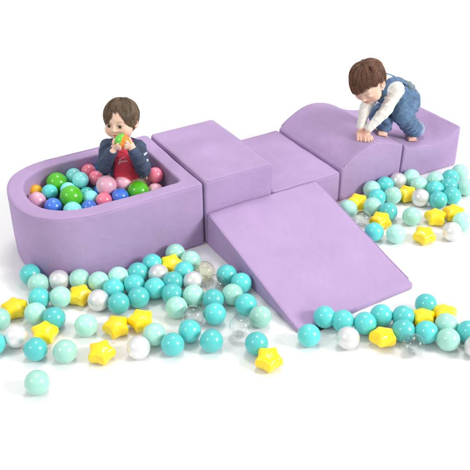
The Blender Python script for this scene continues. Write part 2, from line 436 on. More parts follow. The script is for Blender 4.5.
SPILL = """
T|36|271.5|teal ball tucked against the rounded end of the ball pit
M|42|282|mint ball touching the teal ball that is tucked against the pit's rounded end
W|61|277.4|pearl ball against the pit wall, the one nearest its rounded end
M|81.6|276.6|mint ball against the pit wall beside the pearl ball near the rounded end
T|39|298|teal ball at the outer edge of the spill, half hidden behind a mint ball
M|60.4|297|mint ball beside the small star that lies closest to the pit's rounded end
M|36|313.6|mint ball overlapping a half-hidden teal ball, beside the outermost yellow star
T|53.6|318.4|teal ball just behind the yellow star that another teal ball overlaps
M|-1|319|mint ball cut off by the picture edge, touching the outermost yellow star
M|86|325.5|mint ball alone in the bare gap between two groups of yellow stars
W|13.6|337|pearl ball nearest the picture edge, in front of the outermost yellow star
T|35.6|349.2|teal ball overlapping the front of a yellow star, behind the farthest-rolled pale ball
M|65|351.3|mint ball at the front of the spill between a teal ball and a lone star
M|37|382.5|pale mint ball that rolled farthest forward, alone on the white floor
T|-4|343|teal ball mostly cut off by the picture edge beside a pearl ball
M|97.6|281|mint ball directly behind the pearl ball that touches the closest small star
M|117.6|277.4|mint ball against the pit wall, wedged between teal balls
T|112|288|teal ball in front of the mint ball wedged against the pit wall
T|137.4|273|teal ball near the pit wall, between a teal ball and the wedged mint ball
T|150.4|265.6|teal ball touching the pit wall behind the second pearl ball of the cluster
T|134.6|283.6|teal ball in the middle of a row of three stacked front to back
T|138.4|297.4|teal ball at the front edge of the cluster, behind the pair of yellow stars
T|119|303.2|teal ball beside the pearl ball at the cluster's front edge
W|98.4|300.4|pearl ball touching the small star closest to the pit's rounded end
W|158.4|274|pearl ball against two teal balls below the middle of the pit wall
T|155.6|288|teal ball directly in front of the pearl ball below the middle of the pit wall
M|175|254.4|mint ball nearest the pit corner, above a small half-hidden star
M|189.4|262.6|mint ball between the corner of the pit and the clear yellow ball
T|183|272|teal ball in front of the mint ball near the pit corner
T|175|281|teal ball between a teal ball and the pearl ball by the clear yellow ball
T|172.4|293|teal ball directly behind the large mint ball beside the clear ball
W|193.6|281.4|pearl ball beside the clear yellow ball
Y|204|272|transparent yellow tinted ball close to the gap between pit and ramp
C|216.4|284|clear ball touching the transparent yellow ball
M|193.4|295.4|mint ball in front of the pearl ball beside the clear yellow ball
M|176.4|307.4|mint ball behind and beside a clear ball, at the open front of the cluster
C|193|316|clear ball between a mint ball and two overlapping teal balls
T|214.4|299.4|teal ball half hidden behind another teal ball, next to the clear ball
T|215|314|teal ball overlapping a teal ball behind it, nearer the viewer of the pair
T|226|276|teal ball beside the ramp's upper side, behind the clear ball
M|233|293.4|mint ball between two teal balls beside the ramp's side
T|243|283.5|teal ball touching the side of the ramp, behind a mint ball
T|245.6|304|teal ball against the ramp's side, behind the pale mint ball
M|260.4|316.6|pale mint ball touching the ramp's lower side
C|240.6|327|clear ball standing between the mint ball by the ramp and a lone teal ball
T|256.6|343.6|teal ball touching the frontmost yellow star
T|211.6|341|teal ball on open floor, the front one of a loose row of three
T|189.7|331|teal ball in the middle of a loose row of three below the clear ball
T|172.7|344.5|teal ball touching the mint ball near the pair of yellow stars
M|154.3|334.4|mint ball touching one of the paired yellow stars
W|138.4|347.6|pearl ball on open floor in front of the paired yellow stars
"""
FOOT = """
T|309|335.4|teal ball at the ramp tip's near corner, covering the end of the black strip
T|324.6|317|teal ball resting on the ramp tip above the black strip
T|343|321|teal ball at the ramp tip, half hidden behind a teal ball and pearl ball
W|348|338|pearl ball in front of the ramp's tip
T|366.4|322.6|teal ball at the ramp's foot between the pearl ball and the flat-lying star
T|382|316.3|teal ball touching the ramp's far lower corner
T|401.6|317.6|teal ball half hidden behind another teal ball beside the ramp's far corner
T|403.4|329.6|teal ball directly behind the clear ball near the ramp's foot
T|429|307.6|teal ball standing farthest back of the group at the ramp's foot
T|427|332.4|teal ball between two yellow stars and the clear ball
C|413.6|345|clear ball at the front of the group by the ramp's foot
M|449|322|mint ball half hidden behind another mint ball, touching a yellow star
M|447.6|339.4|mint ball at the front of the group beside the ramp, by the picture edge
T|465|331.4|teal ball at the picture edge, touching the two mint balls
W|476|346|pearl ball almost wholly cut off by the picture edge
"""
BEHIND = """
T|374|178|teal ball against the hump block, farthest back of its group
M|378.4|185|mint ball in front of the teal ball that touches the hump block
W|393|182|pearl ball against the hump block below the seam with the next block
M|407.4|181|mint ball against the dipped block just past the seam
T|376|196|teal ball half hidden behind two mint balls beside the hump block
M|392.6|195.6|mint ball touching the yellow star in the back row
W|421|197.6|pearl ball touching the yellow star in the back row
M|373.4|206.6|mint ball between a half-hidden teal ball and a bright teal ball
T|387.4|211.4|bright teal ball above the star closest to the ramp's edge
M|348|209|mint ball partly hidden behind the ramp's upper edge
C|362|219|clear ball partly hidden behind the ramp's side edge
T|374|232|teal ball partly behind the ramp's edge, touching a yellow star
M|396|234|mint ball on open floor beside the teal ball at the ramp's edge
M|411.6|216.4|mint ball alone on open floor in the middle of the back group
M|420.4|184.4|pale mint ball wedged between mint and teal balls in front of the dipped block
M|436.6|181|pale mint ball against the dipped block beside a heap of teal balls
T|432|188.4|teal ball behind the foremost teal ball of the back heap
T|449|186|teal ball in the middle of the back heap
T|451|177.6|teal ball against the dipped block behind the heap
M|459|173|mint ball at the dipped block's far corner, farthest from the ramp
T|436.6|200|foremost teal ball of the back heap, beside the pearl ball
T|452|196|teal ball at the outer front of the back heap
M|464|187|pale mint ball at the outer end of the back heap by the picture edge
M|462|221.5|mint ball by the picture edge above the pearl ball, touching a star
W|452|231.6|pearl ball on open floor below the pair of stars near the picture edge
"""
RB = .0472
STARS = [  # px, py, yaw, tilt, group number, label
 (14.5, 309.5, .3, .10, 0, 'yellow star farthest out from the pit, touching a ball cut by the picture edge'),
 (45, 334, .9, .12, 0, 'yellow star half covered by a teal ball, behind the mint ball at the front'),
 (80.5, 296.5, 1.4, .1, 0, 'small yellow star between a mint ball and a pearl ball near the pit wall'),
 (116.5, 328, .55, .12, 0, 'yellow star of the touching pair nearer the lone mint ball'),
 (141, 322, .1, .15, 0, 'yellow star of the touching pair nearer the ramp'),
 (101.4, 354, .25, .12, 0, 'yellow star lying alone on open floor in front of the pair'),
 (172, 266, 1.1, .25, 0, 'yellow star mostly hidden among balls near the corner of the pit'),
 (268.6, 361, .4, .15, 0, 'frontmost yellow star, touching a teal ball near the ramp'),
 (383, 339, .2, -.22, 1, 'yellow star lying flat in front of the ramp beside the pearl ball'),
 (422.4, 318, .75, -.2, 1, 'yellow star lying flat behind two teal balls by the ramp\'s foot'),
 (441, 317.5, .3, -.2, 1, 'yellow star half hidden behind a mint ball near the picture edge'),
 (407.4, 196, .9, .2, 2, 'yellow star in the back row between a mint ball and a pearl ball'),
 (357.5, 204, .5, .2, 2, 'yellow star close to the hump block and the ramp\'s upper edge'),
 (380.4, 222, .2, .15, 2, 'yellow star behind the teal ball at the ramp\'s edge'),
 (435.4, 218.4, .6, .12, 2, 'yellow star of the back pair nearer the lone mint ball'),
 (453.4, 214.4, .2, .15, 2, 'yellow star of the back pair nearer the picture edge'),
 (424, 236.6, .35, .12, 2, 'yellow star lying alone on open floor in the back group'),
]
GN = ['balls spilled in front of the ball pit', 'balls at the foot of the ramp', 'balls behind the ramp']
SN = ['yellow stars spilled in front of the ball pit', 'yellow stars at the foot of the ramp', 'yellow stars behind the ramp']

def ramp_z(x, y):                            # height of the ramp's sloping top
    return .022 + (H2 - .018) * (y + RR) / RR if 0 < x < RL and -RR < y < 0 else 0
ent = []
for gi, txt in enumerate((SPILL, FOOT, BEHIND)):
    for line in txt.strip().split('\n'):
        k, x, y, lab = line.split('|')
        ent.append([k, on_z(float(x), float(y), RB), RB, lab, gi])
nb = len(ent)
for st in STARS:
    ent.append(['*', on_z(st[0], st[1], .028), .040, st, st[4]])
P = np.array([e[1] for e in ent]); R_ = np.array([e[2] for e in ent]); home = P.copy()
RESTS = {i for i, e in enumerate(ent) if 'resting on the ramp tip' in str(e[3])}
for it in range(300):
    for i in range(len(ent)):
        d = P - P[i]; d[:, 2] = 0; L = np.linalg.norm(d, axis=1); L[i] = 9
        for j in np.nonzero(L < (R_ + R_[i]) * .957)[0]:
            if i in RESTS or j in RESTS: continue
            push = ((R_[i] + R_[j]) * .957 - L[j]) * .25 * d[j] / max(L[j], 1e-6); P[i] -= push; P[j] += push
        r = R_[i]; x, y = P[i][0], P[i][1]
        if i in RESTS: continue
        if -.9 < x < U4 and y < .3:          # stay outside the foam blocks and the ramp
            if x > -.5: P[i][1] = min(P[i][1], -r * .96) if not (-.45 > x) else P[i][1]
            else:
                q = np.array([(x + .495) / .325, (y - .312) / .310]); e_ = (abs(q[0]) ** 2.35 + abs(q[1]) ** 2.35) ** (1 / 2.35)
                need = 1 + r / .32
                if e_ < need: P[i][0] = -.495 + (x + .495) * need / e_; P[i][1] = .312 + (y - .312) * need / e_
        x, y = P[i][0], P[i][1]
        if -RR - r < y < 0 and -r < x < RL + r:
            if x < RL / 2 and -x > -r and x < .06 and y > -RR + .02: P[i][0] = -r
            elif x > RL - .06: P[i][0] = RL + r
            elif y < -RR + .12: P[i][1] = -RR - r * .9
    P = P + (home - P) * .02 * (1 - it / 300)
moved = np.linalg.norm(P - home, axis=1)
print('BALLS moved max', moved.max(), [(ent[i][3][:40] if i < nb else ent[i][3][5], round(float(moved[i]), 3)) for i in np.argsort(-moved)[:8]])
for i in RESTS:                              # the ball that lies on the ramp's tip
    for z in np.linspace(RB, .14, 60):
        q = on_z(324.6, 317, z); 
        if z - RB * 1.02 >= ramp_z(q[0], q[1]): P[i] = q; break
for i in range(nb):
    ball(ent[i][0], P[i], RB, ent[i][3], GN[ent[i][4]])

# puffy star
sp = []
for i in range(10):
    a = math.pi / 2 + i * math.pi / 5; rr = .0625 if i % 2 == 0 else .043
    sp.append((rr * math.cos(a), rr * math.sin(a)))
spoly = fillet(sp, [.011, .008] * 5)
def star_f(P):
    if P.ndim == 4: d2 = np.broadcast_to(sd_poly(spoly, P[:, :, :1, 0], P[:, :, :1, 1]), P.shape[:-1])
    else: d2 = sd_poly(spoly, P[..., 0], P[..., 1])
    h1 = .0285 * np.sqrt(np.clip(-d2 / .030, 0.0, 1.0)) * (1 - .10 * np.clip(-d2 / .03, 0, 1))
    e_ = np.clip(-d2 / .012, 0, 1); r2 = (P[..., 0] ** 2 + P[..., 1] ** 2) / .070 ** 2
    hgt = .35 * h1 + .65 * .031 * np.sqrt(np.maximum(0, 1 - r2)) * np.sqrt(e_ * (2 - e_)) + .004
    return np.maximum(d2, (np.abs(P[..., 2]) - hgt) * .6)
f = Field().add(Fn(star_f, (-.064, -.064, -.036), (.064, .064, .036)), 0)
V, Fc = f.mesh(.0026, None, proj=1)
star0 = None
for i, st in enumerate(STARS):
    if star0 is None: o = star0 = kids(V, Fc, 'play_star', BALLM['S'])
    else: o = star0.copy(); COL.objects.link(o)
    o.location = P[nb + i]; t = st[3]
    o.location.z = .030 + .04 * abs(math.sin(t))
    n = Vector((-HOR[0] * math.sin(t), -HOR[1] * math.sin(t), math.cos(t)))
    o.rotation_euler = (n.to_track_quat('Z', 'Y').to_matrix() @ Matrix.Rotation(st[2] + i * .4, 3, 'Z')).to_euler()
    tag(o, st[5], 'toy star', SN[st[4]])

# balls in the pit
PIT = """
G|55|178.6|.049|.26|large green ball near the back wall of the pit's rounded end
L|72.6|172.6|.038|.27|light aqua ball between the far green ball and a coral pink ball
K|87.6|170|.036|.27|coral pink ball near the pit's back wall, behind another coral ball
K|95.4|179|.036|.26|coral pink ball beside the seated child's elbow
L|80|183|.038|.27|aqua ball directly behind the near large green ball
L|65.6|187|.036|.26|aqua ball between the two large green balls of the rounded end
T|50|191.6|.036|.26|teal ball between the amber ball and the near large green ball
O|35.6|192|.034|.245|amber yellow ball at the pit's rounded end
D|37.4|200.6|.040|.25|dusty pink ball at the pit's rounded end in front of the amber ball
B|55|206|.040|.245|blue ball in front of the teal ball, by the pit's front rim
G|72.6|198|.051|.26|large green ball in the middle of the rounded end, near the front rim
L|73|211|.042|.245|pale aqua ball half hidden by the front rim below a green ball
T|89.6|192|.036|.235|teal ball low between aqua, coral and hot pink balls
L|90|199|.036|.245|light teal ball next to the near large green ball
B|89|207|.036|.235|blue ball half hidden by the front rim beside the pale aqua ball
K|102.4|198.4|.036|.25|rose pink ball in front of the largest pale pink ball
B|98|189.6|.036|.235|blue ball mostly hidden behind the largest pale pink ball
P|110.5|187.2|.047|.27|largest pale pink ball, in front of the seated child's lap
P|121|184.5|.038|.272|pale pink ball tucked against the largest pale pink ball in the child's lap
B|118.6|196.6|.039|.25|blue ball in front of the seated child, by the front rim
G|137|190.6|.049|.25|green ball in front of the seated child near the pit's square corner
K|157.4|177.4|.037|.27|coral pink ball in the pit's square corner
D|147.6|182|.036|.24|dusty pink ball half hidden behind the coral ball in the square corner
P|155|189|.036|.235|pale pink ball under the coral ball in the pit's square corner
A|94|161.6|.036|.27|bright azure ball peeking out behind the seated child's sleeve
"""
pe = []
for line in PIT.strip().split('\n'):
    k, x, y, r, z, lab = line.split('|'); pe.append([k, on_z(float(x), float(y), float(z)), float(r) * 1.06, lab])
PP = np.array([e[1] for e in pe]); PR = np.array([e[2] for e in pe]); ph = PP.copy()
for it in range(200):
    for i in range(len(pe)):
        for j in range(i):
            d = PP[j] - PP[i]; L = np.linalg.norm(d); o_ = PR[i] + PR[j] - L
            if o_ > 0: PP[i] -= d / L * o_ * .25; PP[j] += d / L * o_ * .25
    PP[:, 0] = np.minimum(PP[:, 0], -.083 - PR); PP[:, 1] = np.clip(PP[:, 1], .078 + PR, .546 - PR)
    PP += (ph - PP) * .02
print('PIT moved', np.round(np.linalg.norm(PP - ph, axis=1), 3))
for e, q in zip(pe, PP): ball(e[0], q, e[2], e[3], 'balls inside the ball pit')
dn = {'T': 'teal', 'B': 'blue', 'G': 'green', 'D': 'dusty pink'}
for i in range(26):                          # the layer underneath, seen only through gaps
    for _ in range(300):
        q = np.array([rng.uniform(-.76, -.13), rng.uniform(.12, .5), rng.uniform(.12, .18)])
        e_ = abs((q[0] + .495) / .205) ** 2.35 * (q[0] < -.495) + abs((q[1] - .312) / .20) ** 2.35
        if e_ > 1: continue
        if (np.linalg.norm(PP - q, axis=1) < PR + .038).any(): continue
        if np.hypot(*(q[:2] - np.array([-.23, .34]))) < .17: continue
        k = 'TBGD'[i % 4]; PP = np.vstack([PP, q]); PR = np.append(PR, .038)
        ball(k, q, .038, dn[k] + ' ball of the lower layer, hidden under the top balls of the pit', dn[k] + ' balls under the pit\'s top layer'); break
#CHILDREN#

# ------------------------------------------------------------------ children
SKIN = vcol_mat('skin', .5, (300, .06, .001), Subsurface_Weight=.12, Subsurface_Radius=(.012, .005, .003))
HAIRM = vcol_mat('hair', .48, None)
DENIM = mat('blue_denim', (.088, .158, .270), .85, (34, .38, 8), (700, .5, .001))
DENIM_IN = mat('pale_denim_lining', (.36, .46, .55), .85, (20, .15, 4), (700, .4, .001))
NAVY = mat('navy_jersey', (.050, .070, .122), .85, (22, .25, 5), (800, .4, .001))
SHIRT = mat('cream_cotton', (.72, .70, .65), .85, (10, .04, 4), (700, .35, .001))
RED = mat('red_cotton', (.70, .045, .085), .8, (14, .12, 4), (800, .35, .001))
KHAKI = mat('khaki_cotton', (.26, .19, .12), .85, (18, .2, 4), (700, .4, .001))
WHITEP = mat('white_print', (.82, .80, .80), .6)
BADGE = mat('pale_blue_patch', (.50, .58, .68), .8, (160, .35, 2))
EYEW = mat('eye_white', (.72, .70, .68), .15, Coat_Weight=.6)
IRIS = mat('dark_brown_iris', (.012, .007, .005), .12, Coat_Weight=.2)
LIP = np.array((.50, .15, .13)); SK = np.array((.73, .485, .365)); BLUSH = np.array((.74, .34, .26))

def unit(v): v = np.asarray(v, float); return v / np.linalg.norm(v)
def frame(fwd, up):                          # rows: own right, forward, up
    f = unit(fwd); r = unit(np.cross(f, up)); return np.stack([r, f, np.cross(r, f)])
class Head:
    """local axes: x = the child's own right, y = forward (face), z = up; metres for a toddler"""
    def __init__(s, c, R, k=1.0): s.c, s.R, s.k = np.asarray(c, float), R, k
    def w(s, p): return s.c + (np.asarray(p, float) * s.k) @ s.R
    def l(s, P): return ((P - s.c) @ s.R.T) / s.k
    def ell(s, c, r, rot=None): return Ell(s.w(c), np.array(r) * s.k, s.R if rot is None else np.asarray(rot) @ s.R)
    def build(s, f):
        f.add(s.ell((0, -.012, .022), (.0700, .084, .078)), .01)
        f.add(s.ell((0, .018, -.025), (.060, .060, .066)), .03)
        for x in (-1, 1):
            f.add(s.ell((x * .037, .039, -.042), (.031, .030, .029)), .022)
            f.add(s.ell((x * .074, -.008, -.016), (.009, .017, .025)), .006)
            f.sub(s.ell((x * .082, -.003, -.014), (.007, .008, .013)), .006)
        f.add(s.ell((0, .052, -.080), (.021, .019, .014)), .02)
        f.add(s.ell((0, .061, .030), (.040, .012, .026)), .03)          # forehead
        for x in (-1, 1): f.sub(s.ell((x * .029, .083, -.006), (.016, .014, .010)), .016)
        f.add(Cap(s.w((0, .074, .004)), s.w((0, .085, -.026)), .0042 * s.k, .0074 * s.k), .010)
        f.add(s.ell((0, .085, -.029), (.0085, .0082, .0068)), .006)
        for x in (-1, 1):
            f.add(s.ell((x * .0085, .079, -.031), (.006, .007, .005)), .004)
            # eyelids round the eye
            f.add(s.ell((x * .029, .0665, -.007), (.0165, .0128, .0125)), .006)
            f.sub(s.ell((x * .029, .081, -.0075), (.0125, .007, .0054)), .003)
        f.add(s.ell((0, .0745, -.0500), (.017, .0075, .0048)), .004)
        f.add(s.ell((0, .0730, -.0585), (.0145, .0075, .0055)), .004)
        f.sub(s.ell((0, .083, -.0540), (.015, .006, .0012)), .003)
    def paint(s, V, C, brow=(.16, .09, .055), lash=False):
        C *= (1 + .05 * np.sin(V[:, 0] * 173 + 2 * np.sin(V[:, 2] * 140)) * np.sin(V[:, 1] * 151 + 2 * np.sin(V[:, 0] * 120)) + .035 * np.random.default_rng(3).normal(size=len(V)))[:, None]
        L = s.l(V); x, y, z = L[:, 0], L[:, 1], L[:, 2]; ax = np.abs(x)
        def mix(w, col):
            w = np.clip(w, 0, 1)[:, None]; C[:] = C * (1 - w) + np.asarray(col) * w
        fr = (y > .02)
        mix(.55 * fr * np.exp(-(((ax - .037) / .017) ** 2 + ((z + .040) / .015) ** 2)), BLUSH)
        mix(.35 * fr * np.exp(-((x / .009) ** 2 + ((z + .029) / .008) ** 2)), BLUSH)
        lipw = np.exp(-(((x / .0155) ** 2 + ((z + .0540) / .0085) ** 2)) ** 2) * (y > .06)
        mix(.85 * lipw, LIP)
        mix(.6 * np.exp(-((x / .013) ** 2 + ((z + .0540) / .0018) ** 2)) * (y > .06), (.22, .05, .05))
        bz = .0145 - ((ax - .030) / .03) ** 2 * .006
        mix(.42 * fr * np.exp(-(((ax - .030) / .0145) ** 4 + ((z - bz) / .0030) ** 2)), brow)
        if lash:
            lz = -.012 - .003 * (1 - ((ax - .029) / .013) ** 2)
            mix(.9 * fr * np.exp(-(((ax - .029) / .0125) ** 4 + ((z - lz) / .0021) ** 2)), (.04, .02, .015))
        else:
            e = np.sqrt(((ax - .029) / .0145) ** 2 + ((z + .0075) / .0082) ** 2)
            mix(.75 * fr * (z > -.008) * np.exp(-((e - 1) / .22) ** 2), (.06, .03, .02))
            mix(.25 * fr * np.exp(-(((ax - .029) / .017) ** 2 + ((z - .001) / .006) ** 2)), (.42, .22, .16))
        mix(.4 * np.exp(-(((ax - .078) / .012) ** 2 + ((y + .008) / .018) ** 2 + ((z + .016) / .022) ** 2)), BLUSH)
    def eyes(s, parent):
        for x in (-1, 1):
            f = Field().add(s.ell((x * .029, .0655, -.0075), (.0130, .0130, .0130)), 0)
            V, Fc = f.mesh(.0014, None, 1)
            e = kids(V, Fc, 'eye', EYEW, parent)
            look = unit((-.10 if x > 0 else -.10, 1, -.10)); c = np.array((x * .029, .0660, -.0075)) + look * .0105
            f = Field().add(s.ell(c, (.0080, .0038, .0080)), 0)
            V, Fc = f.mesh(.0009, None, 1); kids(V, Fc, 'iris', IRIS, e)
    def hair(s, parent, line, base, crown, n, seed, lift=.010, length=(.06, .10), wide=.0755, chop=(-.004, .022)):
        """line(phi) = local height of the hairline at azimuth phi (0 = forward, + = own right)"""
        rg = np.random.default_rng(seed)
        cen = np.array((0, -.012, .018)); rad = np.array((wide, .0875, .0835))
        def shell(P):
            L = s.l(P); q = L - cen
            k0 = np.linalg.norm(q / (rad - .001), axis=-1); k1 = np.linalg.norm(q / (rad - .001) ** 2, axis=-1)
            d = k0 * (k0 - 1) / np.maximum(k1, 1e-9)
            ph = np.arctan2(L[..., 0], L[..., 1])
            zl = line(ph) + .010
            return np.maximum(np.maximum(d, (zl - L[..., 2])) * s.k, -(d + .016) * s.k)
        lo, hi = s.c - .11 * s.k, s.c + .11 * s.k
        V, Fc = Field().add(Fn(shell, lo, hi), 0).mesh(.0026, None, 1)
        crown = unit(crown); S, SR, SCc = [], [], []
        ts = np.linspace(0, 1, 8); M = 34
        for i in range(n):
            while True:
                d = unit(rg.normal(size=3)); p = cen + d * rad; ph = math.atan2(p[0], p[1])
                if p[2] > line(ph) + .006: break
            flow = d - crown; flow -= d * (flow @ d)
            if np.linalg.norm(flow) < 1e-3: flow = rg.normal(size=3) * .1
            flow = unit(unit(flow) + rg.normal(size=3) * .26); flow -= d * (flow @ d)
            ln = rg.uniform(*length); lf = rg.uniform(.15, 1) * lift; cut = rg.uniform(*chop); base_k = math.exp(rg.normal() * .12)
            r0 = rg.normal(size=(M, 3)) * .0065 / .082; conv = rg.uniform(.10, .42)
            for k in range(M):
                d0 = unit(d + r0[k]); d1 = unit(d + r0[k] * conv)
                ax_ = unit(np.cross(d, flow) + rg.normal(size=3) * .05); ang = ln * rg.uniform(.75, 1.1) / .082
                th = ang * ts; dd = d0[None] * (1 - ts)[:, None] + d1[None] * ts[:, None]
                v = dd * np.cos(th)[:, None] + np.cross(ax_, dd) * np.sin(th)[:, None] + ax_ * (dd @ ax_)[:, None] * (1 - np.cos(th))[:, None]
                v /= np.linalg.norm(v, axis=1)[:, None]
                h_ = (.0015 + lf * np.sin(np.minimum(1, ts * 1.2) * math.pi * .6) + abs(rg.normal()) * .0012 * ts) / .082
                q = cen + v * rad * (1 + h_)[:, None]
                ok = q[:, 2] > line(np.arctan2(q[:, 0], q[:, 1])) - cut - rg.uniform(0, .006)
                ok[:2] = True; e = 8 if ok.all() else int(np.argmin(ok))
                if e < 3: continue
                if e < 8: q = np.stack([np.interp(np.linspace(0, ts[e - 1], 8), ts, q[:, j]) for j in range(3)], 1)
                S.append(s.c + (q * s.k) @ s.R); SCc.append(np.array(base) * base_k * math.exp(rg.normal() * .16))
        S = np.array(S); N = len(S); T = np.gradient(S, axis=1); T /= np.linalg.norm(T, axis=2)[..., None] + 1e-9
        nrm = S - s.c; nrm /= np.linalg.norm(nrm, axis=2)[..., None]; A = np.cross(T, nrm); A /= np.linalg.norm(A, axis=2)[..., None] + 1e-9; B = np.cross(A, T)
        rr = (.00105 * (1 - .65 * ts ** 2))[None, :, None] * s.k
        ring = np.stack([S + rr * (A * math.cos(a_) + B * math.sin(a_)) for a_ in (math.pi / 2, math.pi * 7 / 6, math.pi * 11 / 6)], 2)   # N,8,3,3
        VV = ring.reshape(-1, 3); ids = np.arange(N * 24).reshape(N, 8, 3)
        Q = [np.stack([ids[:, :-1, j], ids[:, :-1, (j + 1) % 3], ids[:, 1:, (j + 1) % 3], ids[:, 1:, j]], -1).reshape(-1, 4) for j in range(3)]
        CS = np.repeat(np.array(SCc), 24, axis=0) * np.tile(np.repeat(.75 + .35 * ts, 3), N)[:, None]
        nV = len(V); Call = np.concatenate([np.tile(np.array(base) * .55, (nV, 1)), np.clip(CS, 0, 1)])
        return kids(np.concatenate([V, VV]), np.concatenate([Fc] + [q + nV for q in Q]), 'hair', HAIRM, parent, Call)

def folds(amp, fr, ph):                      # cloth creases: ridged noise
    def f(V):
        a = np.sin(V @ np.array((fr, .6 * fr, .9 * fr)) + ph + 1.2 * np.sin(V @ np.array((.5 * fr, -fr * .4, .3 * fr)) + ph))
        b = np.sin(V @ np.array((-.7 * fr, .9 * fr, 1.3 * fr)) + 2 * ph + np.sin(V[:, 2] * fr * .5))
        d = amp * (1 - np.abs(a)) ** 2 + .6 * amp * (1 - np.abs(b)) ** 2 - .5 * amp
        g = np.stack([np.cos(V[:, 1] * 5 + ph), np.sin(V[:, 0] * 6 + ph), np.ones(len(V)) * .3], 1)
        return d[:, None] * g
    return f
def fold_normal(V, Fc, amp, fr, ph):         # the same creases, pushed along the surface normal
    n = np.zeros_like(V); a = V[Fc[:, 1]] - V[Fc[:, 0]]; b = V[Fc[:, 3]] - V[Fc[:, 0]]; fn = np.cross(a, b)
    for i in range(4): np.add.at(n, Fc[:, i], fn)
    n /= np.linalg.norm(n, axis=1)[:, None] + 1e-12
    q = V + .012 * np.sin(V[:, [1, 2, 0]] * fr * .55 + ph)
    w1 = np.sin(q @ np.array((fr, .6 * fr, .9 * fr)) + ph); w2 = np.sin(q @ np.array((-.7 * fr, .8 * fr, 1.25 * fr)) + 2 * ph)
    w3 = np.sin(q @ np.array((.4 * fr, 1.5 * fr, -.5 * fr)) + 3 * ph); m_ = .5 + .5 * np.sin(q @ np.array((19., -23., 15.)) + ph)
    r1 = np.exp(-(w1 / .55) ** 2); r2 = np.exp(-(w2 / .5) ** 2); r3 = np.exp(-(w3 / .45) ** 2)
    return V + n * (amp * (r1 * m_ + .8 * r2 * (1 - m_) + .5 * r3 - .75))[:, None]

# ---------------- the seated child in the pit
RG, TW, ZZ = _r, -HOR, np.array([0, 0, 1.])
def cam_dir(x, y, z): return unit(RG * x + ZZ * y + TW * z)
D = on_d
hc = D(120.9, 119.6, .02)
hd = Head(hc, frame(TW * math.cos(.32) - RG * math.sin(.32) + ZZ * .07, ZZ - RG * .06), .95)
kid = empty('person', tuple(D(128, 190, 0) * np.array((1, 1, 0)) + np.array((0, 0, .03))))
tag(kid, 'seated toddler in navy jacket and red shirt, biting a ball inside the pit', 'person')
bc = hd.w((-.012, .083, -.054)) + (TW * .55 - ZZ * .36 + RG * .62) * .040   # ball at the mouth
BR = .034
sh = [D(107.5, 145.5, .0), D(138.5, 147, .0)]; el = [D(104, 166, .045), D(143.5, 169, .045)]
bx_ = lambda x, y, z, g=0: bc + cam_dir(x, y, z) * (BR + g)
wr = [bx_(-.80, -.72, .30, .028), bx_(.86, -.70, .22, .030)]
body = Field()
body.add(Cap(D(126, 153, -.02), D(128, 184, -.03), .062, .070), .01)
body.add(Cap(sh[0], sh[1], .022, .022), .03)
body.add(Cap(hc - ZZ * .05 - TW * .01, D(124.5, 148, -.015), .034, .038), .015)
hip = [D(119, 186, -.03), D(138, 186, -.03)]; kn = [D(114, 207, .085), D(143, 205, .085)]; an = [D(118, 208, -.06), D(138, 208, -.06)]
for s_ in (0, 1):
    body.chain([sh[s_], el[s_], wr[s_]], [.021, .021, .017], .015)
    body.chain([hip[s_], kn[s_], an[s_]], [.045, .036, .026], .02)
    body.add(Cap(an[s_], an[s_] - TW * .05 - ZZ * .01, .022, .018), .01)
hd.build(body)
# hands wrapped round the ball: palms on its sides, five fingers each over its front
def grip(fld, pd, tips, thumb, wrist, rf=.0058):
    pal = bc + unit(pd) * (BR + .010)
    fld.add(Cap(wrist, pal, .016, .017), .012); 
    for q in tips[:]:
        a, b = unit(pd), unit(q); k0 = pal + (unit(q) - unit(pd)) * .008
        pts = []
        for t in (.25, .55, .8, 1.0):
            v = unit(a * (1 - t) + b * t); pts.append(bc + v * (BR + rf * .9))
        fld.chain([k0] + pts, [rf * 1.25, rf * 1.1, rf * 1.05, rf, rf * .85], .005)
    a, b = unit(pd), unit(thumb); pts = [bc + unit(a * (1 - t) + b * t) * (BR + rf) for t in (.3, .65, 1)]
    fld.chain([pal] + pts, [rf * 1.5, rf * 1.3, rf * 1.2, rf], .006)
pd0 = cam_dir(-.78, -.60, .25); pd1 = cam_dir(.90, -.42, .12)
grip(body, pd0, [cam_dir(-.30, .10, .95), cam_dir(-.10, -.16, .98), cam_dir(-.06, -.42, .9), cam_dir(-.14, -.68, .72)], cam_dir(-.86, .30, .42), wr[0])
grip(body, pd1, [cam_dir(.62, .22, .76), cam_dir(.50, -.06, .86), cam_dir(.44, -.34, .83), cam_dir(.40, -.62, .68)], cam_dir(.92, .30, .12), wr[1])
V, Fc = body.mesh(.0024, None, 1)
C = np.tile(SK, (len(V), 1)); hd.paint(V, C)
fg = np.exp(-((np.linalg.norm(V - bc, axis=1) - BR - .006) / .012) ** 2)[:, None] * .22; C = C * (1 - fg) + BLUSH * fg
kids(V, Fc, 'body', SKIN, kid, C)
hd.eyes(kid)
def line1(ph):
    ph = np.asarray(ph, float)
    return np.interp(ph, [-3.2, -2.3, -1.75, -1.25, -1.05, -.85, -.62, -.34, -.08, .14, .34, .55, .9, 1.4, 1.9, 2.4, 3.2],
                         [-.066, -.068, -.068, -.062, -.038, .006, .046, .068, .064, .044, .018, -.002, -.014, -.028, -.046, -.060, -.066])
hd.hair(kid, line1, (.160, .104, .064), (.05, -.30, .94), 420, 3, lift=.010, length=(.05, .12), wide=.0750)
